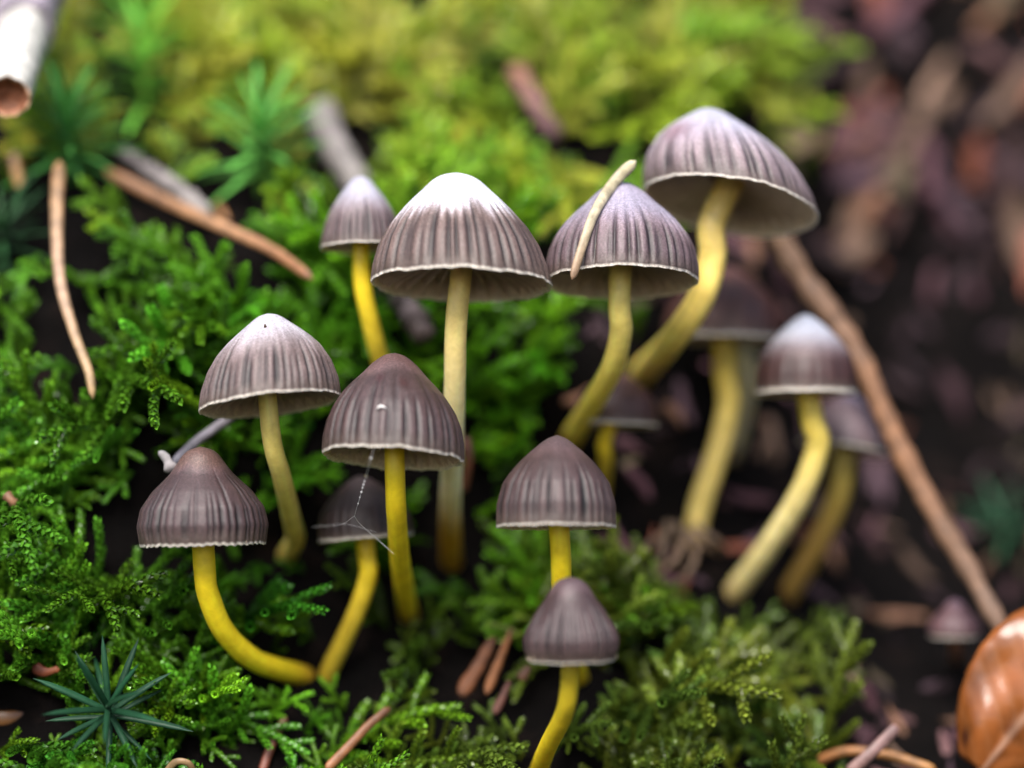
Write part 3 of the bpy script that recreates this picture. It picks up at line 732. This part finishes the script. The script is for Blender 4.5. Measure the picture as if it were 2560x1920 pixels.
def hides(pts):                   # would it stand in front of a mushroom as seen in the photograph?
    u, v = proj(pts)
    d = np.hypot(u[:, None] - SPU[None], v[:, None] - SPV[None]); m = (d < 45) & (pts[:, 1][:, None] < SP[None, :, 1])
    if m.any(): return True
    d = np.hypot(u[:, None] - CU[None], v[:, None] - CV[None]); m = (d < CRU[None] + 15) & (pts[:, 1][:, None] < CS[None, :, 1])
    if m.any(): return True
    d = np.hypot(u[:, None] - OU[None], v[:, None] - OV[None]); m = (d < OR[None]) & (pts[:, 1][:, None] < OP[None, :, 1])
    return bool(m.any())

def bnd(v):
    return float(np.interp(v, [-400, 0, 250, 330, 430, 600, 800, 1000, 1180, 1290, 1400, 1480, 1560, 1700, 1920, 2400], [1800, 1880, 1960, 1930, 1700, 1520, 1440, 1400, 1330, 1180, 1050, 1600, 1980, 2080, 2090, 2100]))
HOLES = [(330, 1290, 60, 100), (60, 1570, 80, 60), (430, 1570, 110, 90), (90, 1720, 60, 50), (200, 1150, 80, 50), (420, 700, 60, 45), (110, 850, 70, 50), (300, 1400, 60, 40), (990, 1420, 300, 120), (880, 1560, 130, 80), (1200, 1660, 130, 80), (60, 620, 90, 110), (430, 1470, 60, 60), (1180, 235, 160, 60), (640, 500, 50, 50), (1240, 800, 0, 0), (1420, 720, 110, 90), (230, 190, 70, 40), (2020, 330, 0, 0), (800, 205, 120, 40), (1560, 1240, 80, 90)]
def moss_density(u, v):
    d = 1.0 if u < bnd(v) else .02
    for (a, b, ra, rb) in HOLES:
        if ra and ((u - a) / ra) ** 2 + ((v - b) / rb) ** 2 < 1: d *= .20
    return d
def moss_tint_shade(u, v, rd):  # patch hues, with shade of the left and lower bank painted in too
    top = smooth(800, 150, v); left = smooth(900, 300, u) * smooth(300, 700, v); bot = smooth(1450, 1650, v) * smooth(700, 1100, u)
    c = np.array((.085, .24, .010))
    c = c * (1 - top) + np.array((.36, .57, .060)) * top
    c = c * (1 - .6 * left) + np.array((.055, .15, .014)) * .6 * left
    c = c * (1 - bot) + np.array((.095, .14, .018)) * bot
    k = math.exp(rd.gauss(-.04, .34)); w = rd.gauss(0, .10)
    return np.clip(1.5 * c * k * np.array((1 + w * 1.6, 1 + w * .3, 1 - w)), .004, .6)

# conspicuous sprigs, one object each: base pixel, tip pixel, label
SG = 'feathery moss sprigs on the bank'
LANDMARK = [(170, 830, 'beside the curved tan needle'), (60, 1180, 'beside the round ochre grain'), (268, 1765, 'around the dark green star-shaped plant'), (380, 1400, 'beside the acorn-shaped mushroom'), (640, 1080, 'behind the acorn-shaped mushroom and grey conical one'),
 (400, 960, 'next to the grey conical mushroom cap'), (640, 1780, 'under the sharply bent yellow stem'), (900, 1850, 'beside the reddish brown needle'), (1200, 1660, 'around the orange wood splinters'), (1400, 1880, 'at the foot of the bud-shaped mushroom'), (1600, 1620, 'beside the bud-shaped mushroom cap'),
 (1860, 1640, 'in front of the tangled rootlets'), (1950, 1860, 'behind the arching orange stalk'), (1260, 900, 'behind the tallest white-topped mushroom stem'), (1350, 1000, 'beside the bent stem of the needle-topped mushroom'), (1750, 250, 'right behind the widest cap'), (1960, 300, 'beyond the widest cap, against bark litter'), (1340, 250, 'around the pinkish brown bud scale'), (1130, 330, 'behind the white frosty cap'),
 (850, 100, 'above the stout grey twig stub'), (580, 100, 'near the tall fresh green spiky plant'), (440, 380, 'above the speckled grey twig'), (1560, 100, 'upright between bud scale and bark litter'), (150, 640, 'beside the upper half of the curved tan needle')]
def sprig_label(u, v):
    lm = min(LANDMARK, key=lambda a: math.hypot(a[0] - u, a[1] - v))[2]
    colr = 'yellow-green' if v < 560 else 'olive green' if v > 1400 and u > 800 else 'deep green'
    return colr + ' feathery moss sprig ' + lm, colr + ' moss sprigs ' + lm
picks = [(680, 1790, 775, 1712), (860, 1775, 800, 1708), (1010, 1620, 1060, 1560), (760, 1430, 700, 1410), (205, 690, 440, 755), (240, 715, 420, 660), (190, 925, 70, 905), (250, 1035, 372, 1035), (250, 1118, 372, 1128), (75, 1180, 185, 1215), (320, 945, 448, 945),
 (20, 1505, 148, 1485), (300, 1470, 402, 1422), (320, 1490, 296, 1580), (290, 1490, 232, 1556), (40, 1360, 112, 1345), (560, 1780, 756, 1894), (470, 1745, 655, 1668), (135, 1735, 220, 1615), (320, 1630, 432, 1668), (0, 1880, 100, 1825),
 (60, 980, 20, 1110), (150, 1290, 230, 1215), (60, 1420, 20, 1330), (330, 1030, 420, 960), (100, 640, 20, 740), (330, 840, 440, 800), (400, 890, 330, 830), (620, 1130, 560, 1060), (660, 1250, 690, 1190), (610, 1120, 700, 1080), (330, 1180, 280, 1260), (130, 1560, 60, 1600), (30, 1680, 90, 1590), (180, 1850, 250, 1880), (420, 1890, 360, 1800), (600, 1690, 520, 1620), (700, 1780, 640, 1720), (850, 1850, 930, 1800), (500, 1840, 560, 1920),
 (1860, 1640, 2148, 1642), (1870, 1660, 2070, 1800), (1840, 1670, 1890, 1880), (1880, 1690, 1990, 1880), (1820, 1640, 1740, 1840), (1830, 1600, 1960, 1560), (1800, 1560, 1700, 1500), (1640, 1780, 1560, 1680), (1600, 1860, 1680, 1760), (1260, 1860, 1180, 1770), (1300, 1900, 1250, 1800), (1100, 1880, 1050, 1790), (1500, 1900, 1480, 1790), (1000, 1900, 960, 1830), (1720, 1900, 1760, 1800), (1560, 1620, 1640, 1540), (1060, 1570, 1150, 1520), (1080, 1600, 990, 1660), (1180, 1500, 1290, 1470), (1740, 1720, 1620, 1640), (1980, 1760, 2060, 1880),
 (1700, 330, 1865, 200), (1890, 355, 2075, 245), (1560, 260, 1590, 110), (1520, 180, 1540, 30), (1640, 170, 1770, 60), (1420, 330, 1440, 210), (1080, 380, 1010, 300), (1250, 420, 1330, 340), (980, 130, 1130, 90), (700, 120, 850, 60), (560, 60, 640, 130), (880, 60, 1010, 20), (1120, 120, 1290, 110), (470, 330, 420, 420), (1360, 880, 1300, 980), (1180, 1000, 1280, 960), (1230, 1090, 1330, 1010), (1250, 830, 1170, 760), (1340, 930, 1420, 850), (1210, 1160, 1270, 1080)]
rd = random.Random(21)
for (u0, v0, u1, v1) in picks:
    b = hit(u0, v0, 1.2); sc = (D + b[1]) / D / PXMM
    Lw = math.hypot(u1 - u0, v1 - v0) * sc
    outd = rd.uniform(.25, .6)
    d = np.array([(u1 - u0) * sc, -Lw * outd, (v0 - v1) * sc]); up = np.array([rd.uniform(-.3, .3), -.8, .55])
    i = min(range(8), key=lambda j: abs([9, 10, 11, 8, 7, 10, 12, 6.5][j] - Lw * 1.35) + rd.uniform(0, 2.5))
    pl = [9, 10, 11, 8, 7, 10, 12, 6.5][i]; s_ = float(np.clip(np.linalg.norm(d) / pl, .55, 1.25))
    Rm = frame(d, up)
    if blocked(b + (PROTO[i][0][::25] * s_) @ Rm.T, .1): s_ *= .7
    o = bpy.data.objects.new('moss_sprig', PROTO_ME[i]); COL.objects.link(o)
    o.matrix_world = Matrix.Translation(Vector(b * MM)) @ Matrix([[*map(float, r_)] for r_ in Rm]).to_4x4() @ Matrix.Scale(s_, 4)
    tint = moss_tint_shade(u0, v0, rd) * 1.12
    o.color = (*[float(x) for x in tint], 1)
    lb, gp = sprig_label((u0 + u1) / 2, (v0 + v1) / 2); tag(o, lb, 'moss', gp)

# the rest of the carpet: nobody could count it
AV, AF, AC = [], [], []; off = 0; ntri = 0
def scatter(n, box, protos, smin, smax, dens_fn, seed):
    global off, ntri
    r = random.Random(seed); placed = 0
    xs_ = np.array([r.uniform(box[0], box[1]) for _ in range(n)]); zs_ = np.array([r.uniform(box[2], box[3]) for _ in range(n)])
    ys_ = bank_full(xs_, zs_)
    for x, y, z in zip(xs_, ys_, zs_):
        p = np.array([x, y, z]); u, v = proj(p)
        u += r.gauss(0, 25); v += r.gauss(0, 25)
        if r.random() > dens_fn(u, v) * np.clip(.58 + 2.8 * mnoise.noise((x * .2, 3.3, z * .2)), .04, 1): continue
        i = r.randrange(len(protos)); pv, pf, pc = protos[i]
        a = r.uniform(0, 6.283)
        nrm = np.array([0, -.78, .62])
        tang = math.cos(a) * np.array([1., 0, 0]) + math.sin(a) * np.array([0, .62, .78])
        d = tang + nrm * r.uniform(.15, 1.5) + np.array([0, 0, .15]); up = nrm + .35 * np.array([r.gauss(0, 1), 0, r.gauss(0, 1)])
        Rm = frame(d, up); s_ = r.uniform(smin, smax)
        w = pv * s_ @ Rm.T + p - nrm * -0.3 * r.random()
        smp = w[::30]
        if len(smp) and (blocked(smp) or hides(smp)):
            s_ *= .5; w = pv * s_ @ Rm.T + p; smp = w[::30]
            if blocked(smp) or hides(smp): continue
        AV.append(w); AF.append(pf + off); off += len(pv); ntri += len(pf)
        AC.append(np.clip(pc * moss_tint_shade(u, v, r)[None], 0, .8)); placed += 1
    return placed
n1 = scatter(2200, (-46, 30, -38, 48), PROTO, .65, 1.3, moss_density, 5)
def out_d(u, v):
    return 0 if (-250 < u < 2700 and -250 < v < 2150) else (1 if u < bnd(v) else .03)
n2 = scatter(1500, (-110, 70, -70, 82), LOWP, .8, 1.4, out_d, 6)
print('sprigs', n1, n2, 'tris', ntri)
AV = np.concatenate(AV).astype(np.float32) * MM; AF = np.concatenate(AF).astype(np.int32); AC = np.concatenate(AC)
me = bpy.data.meshes.new('moss_carpet')
me.vertices.add(len(AV)); me.vertices.foreach_set('co', AV.ravel())
me.loops.add(len(AF) * 3); me.loops.foreach_set('vertex_index', AF.ravel())
me.polygons.add(len(AF)); me.polygons.foreach_set('loop_start', np.arange(len(AF), dtype=np.int32) * 3)
me.polygons.foreach_set('use_smooth', np.ones(len(AF), dtype=bool))
a = me.color_attributes.new('Col', 'FLOAT_COLOR', 'POINT'); c4 = np.ones((len(AV), 4), dtype=np.float32); c4[:, :3] = AC; a.data.foreach_set('color', c4.ravel())
me.materials.append(M_MOSS); me.update(calc_edges=True); me.validate()
tag(link('moss_carpet', me), 'green feathery moss carpet covering the bank', 'moss', None, 'stuff')

# ------------------------------------------------------------------ litter on the bare side
def chip_mesh(seed):
    r = random.Random(seed); n = 9; L = r.uniform(3, 7.5); W = r.uniform(.7, 1.8); top, f = [], []
    out = []
    for k in range(n):
        a = k * 2 * math.pi / n; rr = r.uniform(.5, 1.15)
        out.append((math.cos(a) * L * .5 * rr, math.sin(a) * W * .5 * rr))
    bend = r.uniform(-.12, .12); h = r.uniform(.25, .55)
    v = [(x, y, h + bend * x * x + r.uniform(-.1, .1)) for x, y in out] + [(x * 1.05, y * 1.05, bend * x * x) for x, y in out]
    v += [(0, 0, h * 1.25), (0, 0, -.05)]
    for k in range(n):
        k2 = (k + 1) % n; f += [(k, k2, 2 * n), (n + k2, n + k, 2 * n + 1), (n + k, n + k2, k2, k)]
    return make_mesh('bark_chip', v, f, M_CHIP, smooth=False)
CH = [chip_mesh(500 + k) for k in range(12)]
LC = [('plum brown', (.16, .075, .095)), ('dull pink brown', (.23, .12, .125)), ('dark chocolate', (.10, .05, .05)), ('pale tan', (.34, .22, .16)), ('violet grey', (.14, .085, .11)), ('blackish', (.05, .03, .035)), ('sandy orange', (.36, .19, .12)), ('olive brown', (.17, .135, .085)), ('brick red', (.32, .11, .07))]
r = random.Random(77); cnt = 0; AVc, AFc, off2 = [], [], 0
while cnt < 280:
    u, v = r.uniform(1380, 2620), r.uniform(-60, 1980)
    if u < bnd(v) + 25: continue
    b = hit(u, v, .2)
    up = np.array([r.gauss(0, .5), -.8 + r.gauss(0, .3), .6 + r.gauss(0, .4)]); a = r.uniform(0, 6.28)
    d = np.array([math.cos(a), .3 * math.sin(a) + r.gauss(0, .2), math.sin(a)])
    Rm = frame(d, up); s_ = r.uniform(1.1, 2.3) if v < 640 else r.uniform(.4, 1.05)
    if blocked(np.array([b]), 2.0): continue
    o = bpy.data.objects.new('bark_chip', r.choice(CH)); COL.objects.link(o)
    o.matrix_world = Matrix.Translation(Vector(b * MM)) @ Matrix([[*map(float, q)] for q in Rm]).to_4x4() @ Matrix.Scale(s_, 4)
    cn, cc_ = LC[r.choice((0, 0, 1, 2, 2, 3, 4, 4, 5, 5, 5, 6, 7, 8))]; k = r.uniform(.35, .8) if v < 640 else r.uniform(.5, 1.1) if u < 1950 and v > 900 else r.uniform(.25, .75); o.color = (cc_[0] * k, cc_[1] * k, cc_[2] * k, 1)
    up_ = v < 640
    where = 'in the litter above the long brown twig' if up_ else 'in the dark hollow by the stems behind the long twig' if u < 2150 else 'in the shaded litter between the long twig and glossy leaf'
    kind_ = 'bark chip' if up_ else 'wood crumb'
    o.name = 'bark_chip' if up_ else 'wood_crumb'
    tag(o, cn + ' ' + kind_ + ' ' + where, kind_, cn + ' ' + kind_ + 's ' + where)
    cnt += 1

# ------------------------------------------------------------------ spider threads
tr = empty('spider_thread', P(936, 1112, -6.6)); b0 = P(936, 1112, -6.6)
tag(tr, 'fine spider thread with tiny droplets hanging from the reddish-tipped cap', 'thread')
thr = [([(937, 1110, -7.3), (922, 1165, -6.5), (905, 1225, -4), (886, 1290, -1)], 2.2), ([(886, 1290, -1), (850, 1312, 1), (780, 1318, 6)], 1.6), ([(886, 1290, -1), (900, 1310, 0), (940, 1345, 1), (985, 1385, 0)], 2.6), ([(780, 1318, 6), (860, 1310, 2), (940, 1330, 1)], 1.4)]
for pts, w in thr:
    pth = spline([P(*p) for p in pts], 24) - b0
    vv, ff = tube(pth, w * .15 / PXMM, 5); link('strand', make_mesh('strand', vv, ff, M_WEB), tr)
def sphere(rad):
    v, f = [], []; n, m = 10, 6
    for i in range(m + 1):
        for k in range(n):
            t = math.pi * i / m; v.append((rad * math.sin(t) * math.cos(2 * math.pi * k / n), rad * math.sin(t) * math.sin(2 * math.pi * k / n), rad * math.cos(t)))
    for i in range(m):
        for k in range(n): f.append((i * n + k, (i + 1) * n + k, (i + 1) * n + (k + 1) % n, i * n + (k + 1) % n))
    return v, f
pth = spline([P(*p) for p in thr[0][0]], 60) - b0
for k, rad in ((8, .07), (21, .13), (26, .06), (29, .07), (32, .06), (36, .07), (41, .05), (47, .05)):
    vv, ff = sphere(rad); link('droplet', make_mesh('droplet', vv, ff, M_DROP if rad > .1 else M_WEB), tr, pth[k])
